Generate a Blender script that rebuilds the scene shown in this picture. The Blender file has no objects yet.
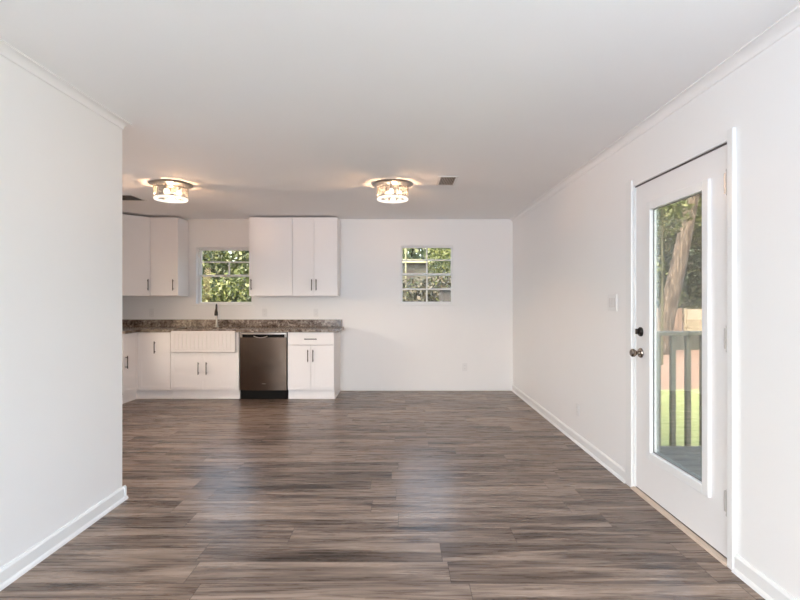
import bpy, bmesh, math, random
from mathutils import Vector, Matrix
R = math.radians
scene = bpy.context.scene
col = scene.collection

# ------------------------------------------------------------------ camera
F = 480.0                                   # focal length in pixels of an 800 px frame
EYE = 1.29
cam_data = bpy.data.cameras.new('camera')
cam_data.sensor_width = 36.0
cam_data.lens = F / 800.0 * 36.0
cam_data.clip_start = 0.05
cam_data.clip_end = 300
cam_data.shift_x = -1.0 / 800.0
cam = bpy.data.objects.new('camera', cam_data)
cam.location = (0, 0, EYE)
cam.rotation_euler = (R(90), 0, 0)
col.objects.link(cam)
scene.camera = cam

# ------------------------------------------------------------------ world, sun, fill lights, exposure
world = bpy.data.worlds.new('sky'); scene.world = world
world.use_nodes = True
wn = world.node_tree.nodes; wl = world.node_tree.links
wn.clear()
sky = wn.new('ShaderNodeTexSky'); sky.sky_type = 'NISHITA'; sky.sun_disc = False
sky.sun_elevation = R(48); sky.sun_rotation = R(215); sky.air_density = 1.0; sky.dust_density = 5.0
bg = wn.new('ShaderNodeBackground'); bg.inputs['Strength'].default_value = 1.7
wo = wn.new('ShaderNodeOutputWorld')
hz = wn.new('ShaderNodeMix'); hz.data_type = 'RGBA'; hz.blend_type = 'MULTIPLY'      # hazy summer sky, less blue
hz.inputs['Factor'].default_value = 1.0; hz.inputs['B'].default_value = (1.0, 0.91, 0.80, 1)
wl.new(sky.outputs[0], hz.inputs['A']); wl.new(hz.outputs['Result'], bg.inputs[0]); wl.new(bg.outputs[0], wo.inputs[0])

sd = bpy.data.lights.new('sun', 'SUN'); sd.energy = 4.0; sd.angle = R(0.6); sd.color = (1.0, 0.95, 0.86)
sun = bpy.data.objects.new('sun', sd); col.objects.link(sun)
sun.rotation_euler = Vector((0.78, 0.42, -0.80)).to_track_quat('-Z', 'Y').to_euler()
sun.location = (-10, -20, 25)

def area(name, loc, direction, sx, sy, power, color):
    d = bpy.data.lights.new(name, 'AREA'); d.shape = 'RECTANGLE'; d.size = sx; d.size_y = sy
    d.energy = power; d.color = color
    o = bpy.data.objects.new(name, d); col.objects.link(o)
    o.location = loc; o.rotation_euler = Vector(direction).to_track_quat('-Z', 'Y').to_euler()
    return o
# added fill lights at made-up openings, one rear and one in each side wall
NEAR = (0.70, 0.85, 1.0)
area('rear_fill_light', (-0.90, -4.96, 1.30), (0, 1, 0.30), 1.5, 1.7, 92, NEAR)
area('left_fill_light', (-1.76, -2.95, 1.35), (1, 1.15, 0.20), 2.2, 1.4, 178, NEAR)
area('right_fill_light', (1.55, 0.25, 1.35), (-1, 0.12, 0.05), 1.3, 1.4, 26, NEAR)
# added fill light at an unseen kitchen opening, past the left wall
kw = area('kitchen_fill_light', (-3.99, 4.15, 1.35), (1, -0.20, 0.15), 1.5, 1.15, 6, (0.96, 0.97, 1.0))
kw.data.spread = R(130)

vs = scene.view_settings
vs.view_transform = 'Standard'; vs.look = 'None'; vs.gamma = 1.0; vs.use_curve_mapping = False
vs.exposure = 0.17
scene.cycles.diffuse_bounces = 8
scene.cycles.max_bounces = 16
scene.cycles.transparent_max_bounces = 24
scene.cycles.caustics_reflective = False
scene.cycles.sample_clamp_indirect = 6.0

# ------------------------------------------------------------------ materials
def srgb(r, g, b):
    f = lambda c: (c/255/12.92) if c/255 <= 0.04045 else ((c/255+0.055)/1.055)**2.4
    return (f(r), f(g), f(b), 1)
def new_mat(name):
    m = bpy.data.materials.new(name); m.use_nodes = True
    nt = m.node_tree
    return m, nt, nt.nodes['Principled BSDF']
def mat(name, c, rough=0.5, metal=0.0, spec=0.5, noise=0.0, nscale=30.0, bump=0.0, bscale=200.0, coat=0.0):
    m, nt, b = new_mat(name)
    b.inputs['Base Color'].default_value = c
    b.inputs['Roughness'].default_value = rough
    b.inputs['Metallic'].default_value = metal
    b.inputs['Specular IOR Level'].default_value = spec
    b.inputs['Coat Weight'].default_value = coat
    tc = nt.nodes.new('ShaderNodeTexCoord')
    if noise:
        n = nt.nodes.new('ShaderNodeTexNoise'); n.inputs['Scale'].default_value = nscale
        nt.links.new(tc.outputs['Object'], n.inputs['Vector'])
        mx = nt.nodes.new('ShaderNodeMix'); mx.data_type = 'RGBA'
        mx.inputs['A'].default_value = tuple(v*(1-noise) for v in c[:3])+(1,)
        mx.inputs['B'].default_value = tuple(min(1, v*(1+noise)) for v in c[:3])+(1,)
        nt.links.new(n.outputs['Fac'], mx.inputs['Factor'])
        nt.links.new(mx.outputs['Result'], b.inputs['Base Color'])
    if bump:
        n2 = nt.nodes.new('ShaderNodeTexNoise'); n2.inputs['Scale'].default_value = bscale
        nt.links.new(tc.outputs['Object'], n2.inputs['Vector'])
        bp = nt.nodes.new('ShaderNodeBump'); bp.inputs['Strength'].default_value = bump
        bp.inputs['Distance'].default_value = 0.002
        nt.links.new(n2.outputs['Fac'], bp.inputs['Height'])
        nt.links.new(bp.outputs['Normal'], b.inputs['Normal'])
    return m

WALL = mat('wall_paint', (0.87, 0.858, 0.848, 1), 0.42, noise=0.01, nscale=2, bump=0.15, bscale=120)
CEIL = mat('ceiling_paint', (0.92, 0.915, 0.91, 1), 0.9, bump=0.3, bscale=160, noise=0.01, nscale=3)
TRIM = mat('trim_paint', (0.83, 0.825, 0.815, 1), 0.3, noise=0.01, nscale=5)
DOORP = mat('door_paint', (0.85, 0.83, 0.82, 1), 0.35, noise=0.01, nscale=5)
CAB = mat('cabinet_paint', (0.89, 0.86, 0.85, 1), 0.35, noise=0.01, nscale=4)
SINKM = mat('white_fireclay', (0.84, 0.81, 0.80, 1), 0.15, noise=0.01, nscale=4)
PLATE = mat('white_plastic', (0.80, 0.79, 0.78, 1), 0.3, noise=0.01)
PLATE2 = mat('shaded_slot_plastic', (0.42, 0.39, 0.38, 1), 0.4, noise=0.02)
BLACKM = mat('dark_bronze', (0.06, 0.05, 0.045, 1), 0.32, metal=0.9, noise=0.1)
NICKEL = mat('brushed_nickel', (0.45, 0.41, 0.37, 1), 0.28, metal=1.0, noise=0.08)
KNOBM = mat('aged_nickel', (0.33, 0.28, 0.24, 1), 0.22, metal=1.0, noise=0.1)
DARKGAP = mat('dark_gap_shade', (0.10, 0.08, 0.075, 1), 0.7, noise=0.05)
OAK = mat('pale_oak_threshold', (0.62, 0.50, 0.40, 1), 0.45, noise=0.1, nscale=14)
BLACKP = mat('black_plastic', (0.006, 0.005, 0.004, 1), 0.6, spec=0.15, noise=0.1)
ROOFM = mat('roof_felt', (0.12, 0.11, 0.10, 1), 0.9, noise=0.1)
SIDING = mat('exterior_siding', (0.5, 0.5, 0.48, 1), 0.8, noise=0.05)

def dishwasher_mat():
    m, nt, b = new_mat('brown_stainless')
    b.inputs['Base Color'].default_value = (0.145, 0.105, 0.08, 1)
    b.inputs['Metallic'].default_value = 1.0; b.inputs['Roughness'].default_value = 0.22
    b.inputs['Anisotropic'].default_value = 0.6
    tc = nt.nodes.new('ShaderNodeTexCoord'); mp = nt.nodes.new('ShaderNodeMapping')
    mp.inputs['Scale'].default_value = (400, 400, 3)
    n = nt.nodes.new('ShaderNodeTexNoise'); n.inputs['Scale'].default_value = 1
    n2 = nt.nodes.new('ShaderNodeTexNoise'); n2.inputs['Scale'].default_value = 2.2
    bp = nt.nodes.new('ShaderNodeBump'); bp.inputs['Strength'].default_value = 0.06; bp.inputs['Distance'].default_value = 0.001
    bp2 = nt.nodes.new('ShaderNodeBump'); bp2.inputs['Strength'].default_value = 0.25; bp2.inputs['Distance'].default_value = 0.02
    nt.links.new(tc.outputs['Object'], mp.inputs['Vector']); nt.links.new(mp.outputs[0], n.inputs['Vector'])
    nt.links.new(tc.outputs['Object'], n2.inputs['Vector'])
    nt.links.new(n2.outputs['Fac'], bp2.inputs['Height']); nt.links.new(bp2.outputs['Normal'], bp.inputs['Normal'])
    nt.links.new(n.outputs['Fac'], bp.inputs['Height']); nt.links.new(bp.outputs['Normal'], b.inputs['Normal'])
    return m
STEEL = dishwasher_mat()

def floor_mat():
    m, nt, b = new_mat('laminate_planks')
    N = nt.nodes.new; L = nt.links.new
    tc = N('ShaderNodeTexCoord')
    sep = N('ShaderNodeSeparateXYZ'); L(tc.outputs['Object'], sep.inputs[0])
    def math_(op, a=None, b_=None, va=None, vb=None):
        n = N('ShaderNodeMath'); n.operation = op
        if a is not None: L(a, n.inputs[0])
        elif va is not None: n.inputs[0].default_value = va
        if b_ is not None: L(b_, n.inputs[1])
        elif vb is not None: n.inputs[1].default_value = vb
        return n.outputs[0]
    W, LEN = 0.182, 1.22
    row = math_('FLOOR', math_('DIVIDE', sep.outputs['Y'], vb=W))
    wn1 = N('ShaderNodeTexWhiteNoise'); wn1.noise_dimensions = '1D'; L(row, wn1.inputs['W'])
    shift = math_('MULTIPLY', wn1.outputs['Value'], vb=7.3)
    xs = math_('ADD', math_('DIVIDE', sep.outputs['X'], vb=LEN), shift)
    colid = math_('FLOOR', xs)
    cid = N('ShaderNodeCombineXYZ'); L(colid, cid.inputs[0]); L(row, cid.inputs[1])
    wn2 = N('ShaderNodeTexWhiteNoise'); wn2.noise_dimensions = '3D'; L(cid.outputs[0], wn2.inputs['Vector'])
    # grain, different on every plank
    off = N('ShaderNodeVectorMath'); off.operation = 'MULTIPLY'; L(wn2.outputs['Color'], off.inputs[0]); off.inputs[1].default_value = (40, 40, 40)
    addv = N('ShaderNodeVectorMath'); addv.operation = 'ADD'; L(tc.outputs['Object'], addv.inputs[0]); L(off.outputs[0], addv.inputs[1])
    def grain(sx, sy, det, rough=0.55, dist=0.6):
        mp = N('ShaderNodeMapping'); mp.inputs['Scale'].default_value = (sx, sy, 1); L(addv.outputs[0], mp.inputs['Vector'])
        n = N('ShaderNodeTexNoise'); n.inputs['Scale'].default_value = 1; n.inputs['Detail'].default_value = det
        n.inputs['Roughness'].default_value = rough; n.inputs['Distortion'].default_value = dist
        L(mp.outputs[0], n.inputs['Vector']); return n.outputs['Fac']
    g1 = grain(0.9, 13, 3, 0.6, 0.9); g2 = grain(4, 60, 5, 0.65, 0.3); g3 = grain(0.8, 5, 2)
    s = math_('ADD', math_('MULTIPLY', g1, vb=0.60), math_('MULTIPLY', g2, vb=0.13))
    s = math_('ADD', s, math_('MULTIPLY', g3, vb=0.23))
    s = math_('ADD', s, math_('MULTIPLY', wn2.outputs['Value'], vb=0.07))
    cr = N('ShaderNodeValToRGB'); L(s, cr.inputs[0])
    e = cr.color_ramp.elements
    e[0].position = 0.36; e[0].color = (0.046, 0.031, 0.023, 1)
    e[1].position = 0.72; e[1].color = (0.46, 0.35, 0.275, 1)
    k = e.new(0.47); k.color = (0.142, 0.101, 0.078, 1)
    k = e.new(0.57); k.color = (0.285, 0.211, 0.165, 1)
    # joints
    fy = math_('FRACT', math_('DIVIDE', sep.outputs['Y'], vb=W)); fx = math_('FRACT', xs)
    ey = math_('LESS_THAN', math_('MINIMUM', fy, math_('SUBTRACT', None, fy, va=1.0)), vb=0.010)
    ex = math_('LESS_THAN', math_('MINIMUM', fx, math_('SUBTRACT', None, fx, va=1.0)), vb=0.0016)
    edge = math_('MAXIMUM', ey, ex)
    mx = N('ShaderNodeMix'); mx.data_type = 'RGBA'; L(math_('MULTIPLY', edge, vb=0.55), mx.inputs['Factor'])
    L(cr.outputs[0], mx.inputs['A']); mx.inputs['B'].default_value = (0.03, 0.022, 0.019, 1)
    L(mx.outputs['Result'], b.inputs['Base Color'])
    rr = N('ShaderNodeMapRange'); rr.inputs['To Min'].default_value = 0.22; rr.inputs['To Max'].default_value = 0.34
    L(g2, rr.inputs['Value']); L(rr.outputs[0], b.inputs['Roughness'])
    b.inputs['Specular IOR Level'].default_value = 0.28
    bp = N('ShaderNodeBump'); bp.inputs['Strength'].default_value = 0.12; bp.inputs['Distance'].default_value = 0.002
    L(math_('SUBTRACT', g2, edge), bp.inputs['Height']); L(bp.outputs['Normal'], b.inputs['Normal'])
    return m
FLOOR = floor_mat()

def granite_mat():
    m, nt, b = new_mat('granite')
    N = nt.nodes.new; L = nt.links.new
    tc = N('ShaderNodeTexCoord')
    n1 = N('ShaderNodeTexNoise'); n1.inputs['Scale'].default_value = 11; n1.inputs['Detail'].default_value = 6; n1.inputs['Distortion'].default_value = 1.2
    n2 = N('ShaderNodeTexVoronoi'); n2.inputs['Scale'].default_value = 60
    L(tc.outputs['Object'], n1.inputs['Vector']); L(tc.outputs['Object'], n2.inputs['Vector'])
    ad = N('ShaderNodeMath'); ad.operation = 'MULTIPLY_ADD'; ad.inputs[1].default_value = 0.22
    sp = N('ShaderNodeSeparateColor'); L(n2.outputs['Color'], sp.inputs[0]); L(sp.outputs[0], ad.inputs[0]); L(n1.outputs['Fac'], ad.inputs[2])
    cr = N('ShaderNodeValToRGB'); L(ad.outputs[0], cr.inputs[0]); e = cr.color_ramp.elements
    e[0].position = 0.42; e[0].color = (0.07, 0.045, 0.032, 1); e[1].position = 0.86; e[1].color = (0.46, 0.39, 0.33, 1)
    k = e.new(0.56); k.color = (0.17, 0.125, 0.095, 1); k = e.new(0.68); k.color = (0.26, 0.21, 0.17, 1)
    L(cr.outputs[0], b.inputs['Base Color']); b.inputs['Roughness'].default_value = 0.22
    return m
GRANITE = granite_mat()

def glass_mat(name, refl=0.08, tint=(0.96, 0.98, 0.96, 1)):
    m = bpy.data.materials.new(name); m.use_nodes = True; nt = m.node_tree; nt.nodes.clear()
    N = nt.nodes.new; L = nt.links.new
    out = N('ShaderNodeOutputMaterial'); t = N('ShaderNodeBsdfTransparent'); t.inputs[0].default_value = tint
    g = N('ShaderNodeBsdfGlossy'); g.inputs['Roughness'].default_value = 0.02
    lw = N('ShaderNodeLayerWeight'); lw.inputs['Blend'].default_value = 0.25
    mr = N('ShaderNodeMapRange'); mr.inputs['To Min'].default_value = refl; mr.inputs['To Max'].default_value = 0.55
    mx = N('ShaderNodeMixShader')
    L(lw.outputs['Fresnel'], mr.inputs['Value']); L(mr.outputs[0], mx.inputs[0]); L(t.outputs[0], mx.inputs[1]); L(g.outputs[0], mx.inputs[2])
    L(mx.outputs[0], out.inputs[0]); return m
GLASS = glass_mat('window_glass', 0.015)
def crystal_mat():
    m = glass_mat('cut_crystal', 0.16, (0.98, 0.96, 0.93, 1)); nt = m.node_tree
    out = [n for n in nt.nodes if n.type == 'OUTPUT_MATERIAL'][0]; src = out.inputs[0].links[0].from_socket
    tr = nt.nodes.new('ShaderNodeBsdfTranslucent'); tr.inputs[0].default_value = (0.95, 0.93, 0.90, 1)
    mx = nt.nodes.new('ShaderNodeMixShader'); mx.inputs[0].default_value = 0.04
    nt.links.new(src, mx.inputs[1]); nt.links.new(tr.outputs[0], mx.inputs[2]); nt.links.new(mx.outputs[0], out.inputs[0]); return m
CRYSTAL = crystal_mat()

def emit_mat(name, c, s):
    m = bpy.data.materials.new(name); m.use_nodes = True; nt = m.node_tree; nt.nodes.clear()
    out = nt.nodes.new('ShaderNodeOutputMaterial'); e = nt.nodes.new('ShaderNodeEmission')
    e.inputs[0].default_value = c; e.inputs[1].default_value = s; nt.links.new(e.outputs[0], out.inputs[0]); return m
BULB = emit_mat('lit_bulb', (1.0, 0.80, 0.58, 1), 5.0)
DIFF = emit_mat('lit_diffuser_ring', (1.0, 0.91, 0.80, 1), 1.3)

def leaf_mat(name, c1, c2, c3):
    m, nt, b = new_mat(name); N = nt.nodes.new; L = nt.links.new
    geo = N('ShaderNodeNewGeometry')
    cr = N('ShaderNodeValToRGB'); L(geo.outputs['Random Per Island'], cr.inputs[0]); e = cr.color_ramp.elements
    e[0].color = c1; e[1].color = c3; k = e.new(0.5); k.color = c2
    L(cr.outputs[0], b.inputs['Base Color']); b.inputs['Roughness'].default_value = 0.45
    tr = N('ShaderNodeBsdfTranslucent'); L(cr.outputs[0], tr.inputs[0])
    mx = N('ShaderNodeMixShader'); mx.inputs[0].default_value = 0.35
    out = nt.nodes['Material Output']
    L(b.outputs[0], mx.inputs[1]); L(tr.outputs[0], mx.inputs[2]); L(mx.outputs[0], out.inputs[0])
    return m
LEAF_BRIGHT = leaf_mat('glossy_shrub_leaf', (0.014, 0.026, 0.003, 1), (0.053, 0.077, 0.011, 1), (0.172, 0.192, 0.073, 1))
LEAF_MID = leaf_mat('mid_green_leaf', (0.011, 0.020, 0.004, 1), (0.031, 0.049, 0.011, 1), (0.097, 0.118, 0.038, 1))
LEAF_DARK = leaf_mat('dark_green_leaf', (0.006, 0.014, 0.004, 1), (0.024, 0.044, 0.013, 1), (0.176, 0.208, 0.104, 1))
LEAF_PINK = leaf_mat('mixed_dry_leaf', (0.007, 0.006, 0.002, 1), (0.020, 0.021, 0.006, 1), (0.064, 0.053, 0.030, 1))

def bark_mat():
    m, nt, b = new_mat('pine_bark'); N = nt.nodes.new; L = nt.links.new
    tc = N('ShaderNodeTexCoord'); mp = N('ShaderNodeMapping'); mp.inputs['Scale'].default_value = (9, 9, 2.2); L(tc.outputs['Object'], mp.inputs[0])
    n = N('ShaderNodeTexVoronoi'); n.inputs['Scale'].default_value = 1.3; L(mp.outputs[0], n.inputs['Vector'])
    cr = N('ShaderNodeValToRGB'); L(n.outputs['Distance'], cr.inputs[0]); e = cr.color_ramp.elements
    e[0].color = (0.13, 0.105, 0.082, 1); e[1].color = (0.025, 0.019, 0.015, 1); e[1].position = 0.8
    L(cr.outputs[0], b.inputs['Base Color']); b.inputs['Roughness'].default_value = 1.7
    bp = N('ShaderNodeBump'); bp.invert = True; bp.inputs['Distance'].default_value = 0.04; L(n.outputs['Distance'], bp.inputs['Height']); L(bp.outputs[0], b.inputs['Normal'])
    return m
BARK = bark_mat()
def speckle_mat(name, c1, c2, c3, scale, rough=0.95):
    m, nt, b = new_mat(name); N = nt.nodes.new; L = nt.links.new
    tc = N('ShaderNodeTexCoord'); n = N('ShaderNodeTexNoise'); n.inputs['Scale'].default_value = scale; n.inputs['Detail'].default_value = 8; n.inputs['Roughness'].default_value = 1.7
    L(tc.outputs['Object'], n.inputs['Vector'])
    cr = N('ShaderNodeValToRGB'); L(n.outputs['Fac'], cr.inputs[0]); e = cr.color_ramp.elements
    e[0].position = 0.35; e[0].color = c1; e[1].position = 0.68; e[1].color = c3; k = e.new(0.5); k.color = c2
    L(cr.outputs[0], b.inputs['Base Color']); b.inputs['Roughness'].default_value = rough
    return m
MULCH = speckle_mat('leaf_litter', (0.04, 0.024, 0.016, 1), (0.15, 0.095, 0.067, 1), (0.30, 0.215, 0.16, 1), 2.2)
LAWN = speckle_mat('lawn_grass', (0.13, 0.16, 0.055, 1), (0.175, 0.21, 0.085, 1), (0.22, 0.25, 0.12, 1), 3.0)
DECK = speckle_mat('weathered_deck_paint', (0.085, 0.088, 0.078, 1), (0.10, 0.105, 0.095, 1), (0.125, 0.13, 0.115, 1), 6, 0.55)
RAILP = speckle_mat('grey_green_rail_paint', (0.085, 0.09, 0.07, 1), (0.11, 0.115, 0.09, 1), (0.14, 0.145, 0.115, 1), 8, 0.6)
FENCEW = speckle_mat('cedar_board', (0.085, 0.05, 0.034, 1), (0.15, 0.098, 0.072, 1), (0.22, 0.155, 0.115, 1), 5)
CREAM = mat('cream_board', (0.25, 0.215, 0.16, 1), 0.8, noise=0.06, nscale=3)
STONE = mat('grey_retaining_wall', (0.045, 0.05, 0.042, 1), 0.9, noise=0.3, nscale=4)
GREYW = mat('grey_clapboard', (0.04, 0.043, 0.033, 1), 0.8, noise=0.2, nscale=4)
PALE = mat('pale_fascia', (0.22, 0.235, 0.14, 1), 0.6, noise=0.04)
DARKBOX = mat('charcoal_board', (0.022, 0.019, 0.017, 1), 0.8, noise=0.2)

# ------------------------------------------------------------------ helpers
def world_off(o):
    v = Vector((0, 0, 0))
    while o is not None:
        v += o.location; o = o.parent
    return v
class MB:
    def __init__(s): s.bm = bmesh.new()
    def box(s, x0, x1, y0, y1, z0, z1, bev=0.0, seg=2):
        b = bmesh.new(); bmesh.ops.create_cube(b, size=1)
        for v in b.verts:
            v.co = Vector(((x0+x1)/2+v.co.x*(x1-x0), (y0+y1)/2+v.co.y*(y1-y0), (z0+z1)/2+v.co.z*(z1-z0)))
        if bev: bmesh.ops.bevel(b, geom=b.edges[:], offset=bev, segments=seg, affect='EDGES', profile=0.5)
        s.merge(b); return s
    def merge(s, b):
        me = bpy.data.meshes.new('t'); b.to_mesh(me); b.free(); s.bm.from_mesh(me); bpy.data.meshes.remove(me)
    def cyl(s, p0, p1, r0, r1=None, seg=20, caps=True):
        p0 = Vector(p0); p1 = Vector(p1); r1 = r0 if r1 is None else r1
        b = bmesh.new()
        bmesh.ops.create_cone(b, cap_ends=caps, segments=seg, radius1=r0, radius2=r1, depth=(p1-p0).length)
        q = (p1-p0).to_track_quat('Z', 'Y').to_matrix().to_4x4()
        bmesh.ops.transform(b, matrix=Matrix.Translation((p0+p1)/2) @ q, verts=b.verts[:]); s.merge(b); return s
    def sphere(s, c, r, sc=(1, 1, 1), u=20, v=12):
        b = bmesh.new(); bmesh.ops.create_uvsphere(b, u_segments=u, v_segments=v, radius=r)
        for w in b.verts: w.co = Vector((w.co.x*sc[0]+c[0], w.co.y*sc[1]+c[1], w.co.z*sc[2]+c[2]))
        s.merge(b); return s
    def lathe(s, c, prof, seg=40, axis='Z'):
        b = bmesh.new(); rings = []
        for r, h in prof:
            ring = []
            for i in range(seg):
                a = 2*math.pi*i/seg; x, y = r*math.cos(a), r*math.sin(a)
                p = Vector((x, y, h)) if axis == 'Z' else Vector((h, x, y))
                ring.append(b.verts.new(Vector(c)+p))
            rings.append(ring)
        for a_, b_ in zip(rings, rings[1:]):
            for i in range(seg):
                j = (i+1) % seg; b.faces.new((a_[i], a_[j], b_[j], b_[i]))
        bmesh.ops.recalc_face_normals(b, faces=b.faces[:])
        s.merge(b); return s
    def tube(s, pts, r, seg=12):
        pts = [Vector(p) for p in pts]; b = bmesh.new(); rings = []
        rs = r if isinstance(r, (list, tuple)) else [r]*len(pts)
        ref = Vector((0.13, 0.97, 0.21)).normalized()
        for i, p in enumerate(pts):
            t = (pts[min(i+1, len(pts)-1)]-pts[max(i-1, 0)]).normalized()
            u = t.cross(ref)
            if u.length < 1e-3: u = t.cross(Vector((1, 0, 0)))
            u.normalize(); w = t.cross(u)
            rings.append([b.verts.new(p+(u*math.cos(2*math.pi*k/seg)+w*math.sin(2*math.pi*k/seg))*rs[i]) for k in range(seg)])
        for a_, b_ in zip(rings, rings[1:]):
            for i in range(seg):
                j = (i+1) % seg; b.faces.new((a_[i], a_[j], b_[j], b_[i]))
        b.faces.new(rings[0][::-1]); b.faces.new(rings[-1]); s.merge(b); return s
    def prism(s, poly, axis, a0, a1):
        """poly: 2D outline; axis 'X','Y','Z' extrusion from a0 to a1 (poly gives the two other coords in order)."""
        def P(u, v, a):
            return {'X': (a, u, v), 'Y': (u, a, v), 'Z': (u, v, a)}[axis]
        b = bmesh.new()
        v0 = [b.verts.new(P(u, v, a0)) for u, v in poly]; v1 = [b.verts.new(P(u, v, a1)) for u, v in poly]
        b.faces.new(v0); b.faces.new(v1[::-1]); n = len(poly)
        for i in range(n):
            j = (i+1) % n; b.faces.new((v0[i], v1[i], v1[j], v0[j]))
        bmesh.ops.recalc_face_normals(b, faces=b.faces[:]); s.merge(b); return s
    def build(s, name, m, parent=None, base=None, smooth=False):
        me = bpy.data.meshes.new(name)
        off = world_off(parent) if parent else Vector((0, 0, 0))
        if parent is None and base is not None: off = Vector(base)
        bmesh.ops.translate(s.bm, verts=s.bm.verts[:], vec=-off)
        s.bm.to_mesh(me); s.bm.free(); me.materials.append(m)
        if smooth:
            for p in me.polygons: p.use_smooth = True
            me.set_sharp_from_angle(angle=R(40))
        o = bpy.data.objects.new(name, me); col.objects.link(o)
        if parent: o.parent = parent
        elif base is not None: o.location = base
        return o
def tag(o, label=None, cat=None, group=None, kind=None):
    if label: o['label'] = label
    if cat: o['category'] = cat
    if group: o['group'] = group
    if kind: o['kind'] = kind
    return o
def empty(name, loc, label=None, cat=None, group=None, kind=None):
    o = bpy.data.objects.new(name, None); o.empty_display_size = 0.1; o.location = loc; col.objects.link(o)
    return tag(o, label, cat, group, kind)
def copy_tree(o, parent=None):
    c = o.copy(); col.objects.link(c)
    if parent: c.parent = parent
    for ch in list(o.children): copy_tree(ch, c)
    return c

# ------------------------------------------------------------------ the room
XR, XL, YB, H = 1.595, -1.80, 6.84, 2.44
XK = -4.03                       # kitchen's far left wall
YE = 3.10                        # where the left wall ends
YR = -5.00                       # wall behind the camera
T = 0.15
DY0, DY1, DZ = 2.325, 3.285, 2.065   # door opening

fl = MB().box(XK-T, XR+T, YR-T, YB+T, -0.2, 0).build('floor', FLOOR)
tag(fl, 'grey brown wood plank floor running across the whole room', 'floor', kind='structure')
ce = MB().box(XK-T, XR+T, YR-T, YB+T, H, H+0.12).build('ceiling', CEIL)
tag(ce, 'flat white ceiling over living room and kitchen', 'ceiling', kind='structure')
rf = MB().box(XK-2.4, XR+0.5, YR-0.5, YB+0.5, H+0.12, H+0.3).build('roof', ROOFM)  # left eave widened, out of view, to keep sun out of the kitchen opening
tag(rf, 'dark flat roof over the house, left eave widened to block sun', 'roof', kind='structure')

W1 = (-2.915, -2.128, 1.232, 2.040)   # x0 x1 z0 z1
W2 = (-0.006, 0.745, 1.236, 2.072)
wb = MB()
xs = [XK-T, W1[0], W1[1], W2[0], W2[1], XR+T]
wb.box(xs[0], xs[1], YB, YB+T, 0, H); wb.box(xs[2], xs[3], YB, YB+T, 0, H); wb.box(xs[4], xs[5], YB, YB+T, 0, H)
for w in (W1, W2):
    wb.box(w[0], w[1], YB, YB+T, 0, w[2]); wb.box(w[0], w[1], YB, YB+T, w[3], H)
tag(wb.build('wall_back', WALL), 'white back wall with two small windows', 'wall', kind='structure')
wr = MB()
wr.box(XR, XR+T, YR, -0.55, 0, H); wr.box(XR, XR+T, 0.95, DY0, 0, H); wr.box(XR, XR+T, -0.55, 0.95, 0, 0.6); wr.box(XR, XR+T, -0.55, 0.95, 2.08, H); wr.box(XR, XR+T, DY1, YB, 0, H); wr.box(XR, XR+T, DY0, DY1, DZ, H)  # unseen opening beside the camera is added for the right fill light
tag(wr.build('wall_right', WALL), 'white right wall holding the glazed door', 'wall', kind='structure')
wl_ = MB(); wl_.box(XL-0.12, XL, YR, -4.1, 0, H); wl_.box(XL-0.12, XL, -1.8, YE, 0, H); wl_.box(XL-0.12, XL, -4.1, -1.8, 0, 0.6); wl_.box(XL-0.12, XL, -4.1, -1.8, 2.08, H); wl_.box(XK, XL-0.12, YE-0.12, YE, 0, H)  # opening behind the camera is added for the left fill light
tag(wl_.build('wall_left', WALL), 'white left wall that stops short of the kitchen', 'wall', kind='structure')
wk = MB(); wk.box(XK-T, XK, YE-0.12, 3.35, 0, H); wk.box(XK-T, XK, 4.95, YB, 0, H); wk.box(XK-T, XK, 3.35, 4.95, 0, 0.75); wk.box(XK-T, XK, 3.35, 4.95, 1.97, H)  # unseen side opening is added for the kitchen fill light
tag(wk.build('wall_kitchen', WALL), 'white wall at the kitchen end behind the cabinets', 'wall', kind='structure')
wq = MB()
for a, b in ((XL-0.12, -1.7), (-0.1, XR+T)): wq.box(a, b, YR-T, YR, 0, H)
for a, b in ((-1.7, -0.1),):  # wide opening added so the rear fill light has a source
    wq.box(a, b, YR-T, YR, 0, 0.42); wq.box(a, b, YR-T, YR, 2.18, H)
tag(wq.build('wall_rear', WALL), 'white wall behind the viewer with one wide opening added for light', 'wall', kind='structure')

# baseboards (with a quarter-round shoe), crown moulding
def base_prof(t=0.014, h=0.085, shoe=0.026):
    return [(0, 0), (shoe, 0), (shoe-0.004, 0.012), (t+0.002, 0.019), (t, 0.021), (t, h-0.012), (0.006, h), (0, h)]
def run_y(name, x, sgn, y0, y1, label, prof=base_prof(), m=TRIM):
    o = MB().prism([(x+sgn*u, v) for u, v in prof], 'Y', y0, y1).build(name, m)
    return tag(o, label, 'baseboard' if 'base' in name else 'moulding', kind='structure')
o = MB(); o.prism([(XR-u, v) for u, v in base_prof()], 'Y', 3.375, YB); o.prism([(XR-u, v) for u, v in base_prof()], 'Y', YR, 2.28)
tag(o.build('baseboard_right', TRIM), 'white baseboard along the right wall either side of door', 'baseboard', kind='structure')
o = MB()
o.prism([(XL+u, v) for u, v in base_prof()], 'Y', YR, YE+0.026)
o.prism([(YE+u, v) for u, v in base_prof()], 'X', XL-0.12-0.0, XL+0.02)
tag(o.build('baseboard_left', TRIM), 'white baseboard along the left wall, wrapping its end', 'baseboard', kind='structure')
o = MB().prism([(YB-u, v) for u, v in base_prof(0.006, 0.03, 0.010)], 'X', -0.862, XR-0.014)
tag(o.build('baseboard_back', TRIM), 'low white baseboard strip along the back wall', 'baseboard', kind='structure')
def crown(w, d):
    pts = [(0, H), (w, H), (w, H-0.008)]
    for i in range(1, 7):
        a = math.pi/2*i/7; pts.append((w-(w-0.006)*math.sin(a), H-0.008-(d-0.016)*(1-math.cos(a))))
    return pts+[(0.006, H-d+0.004), (0, H-d)]
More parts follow.
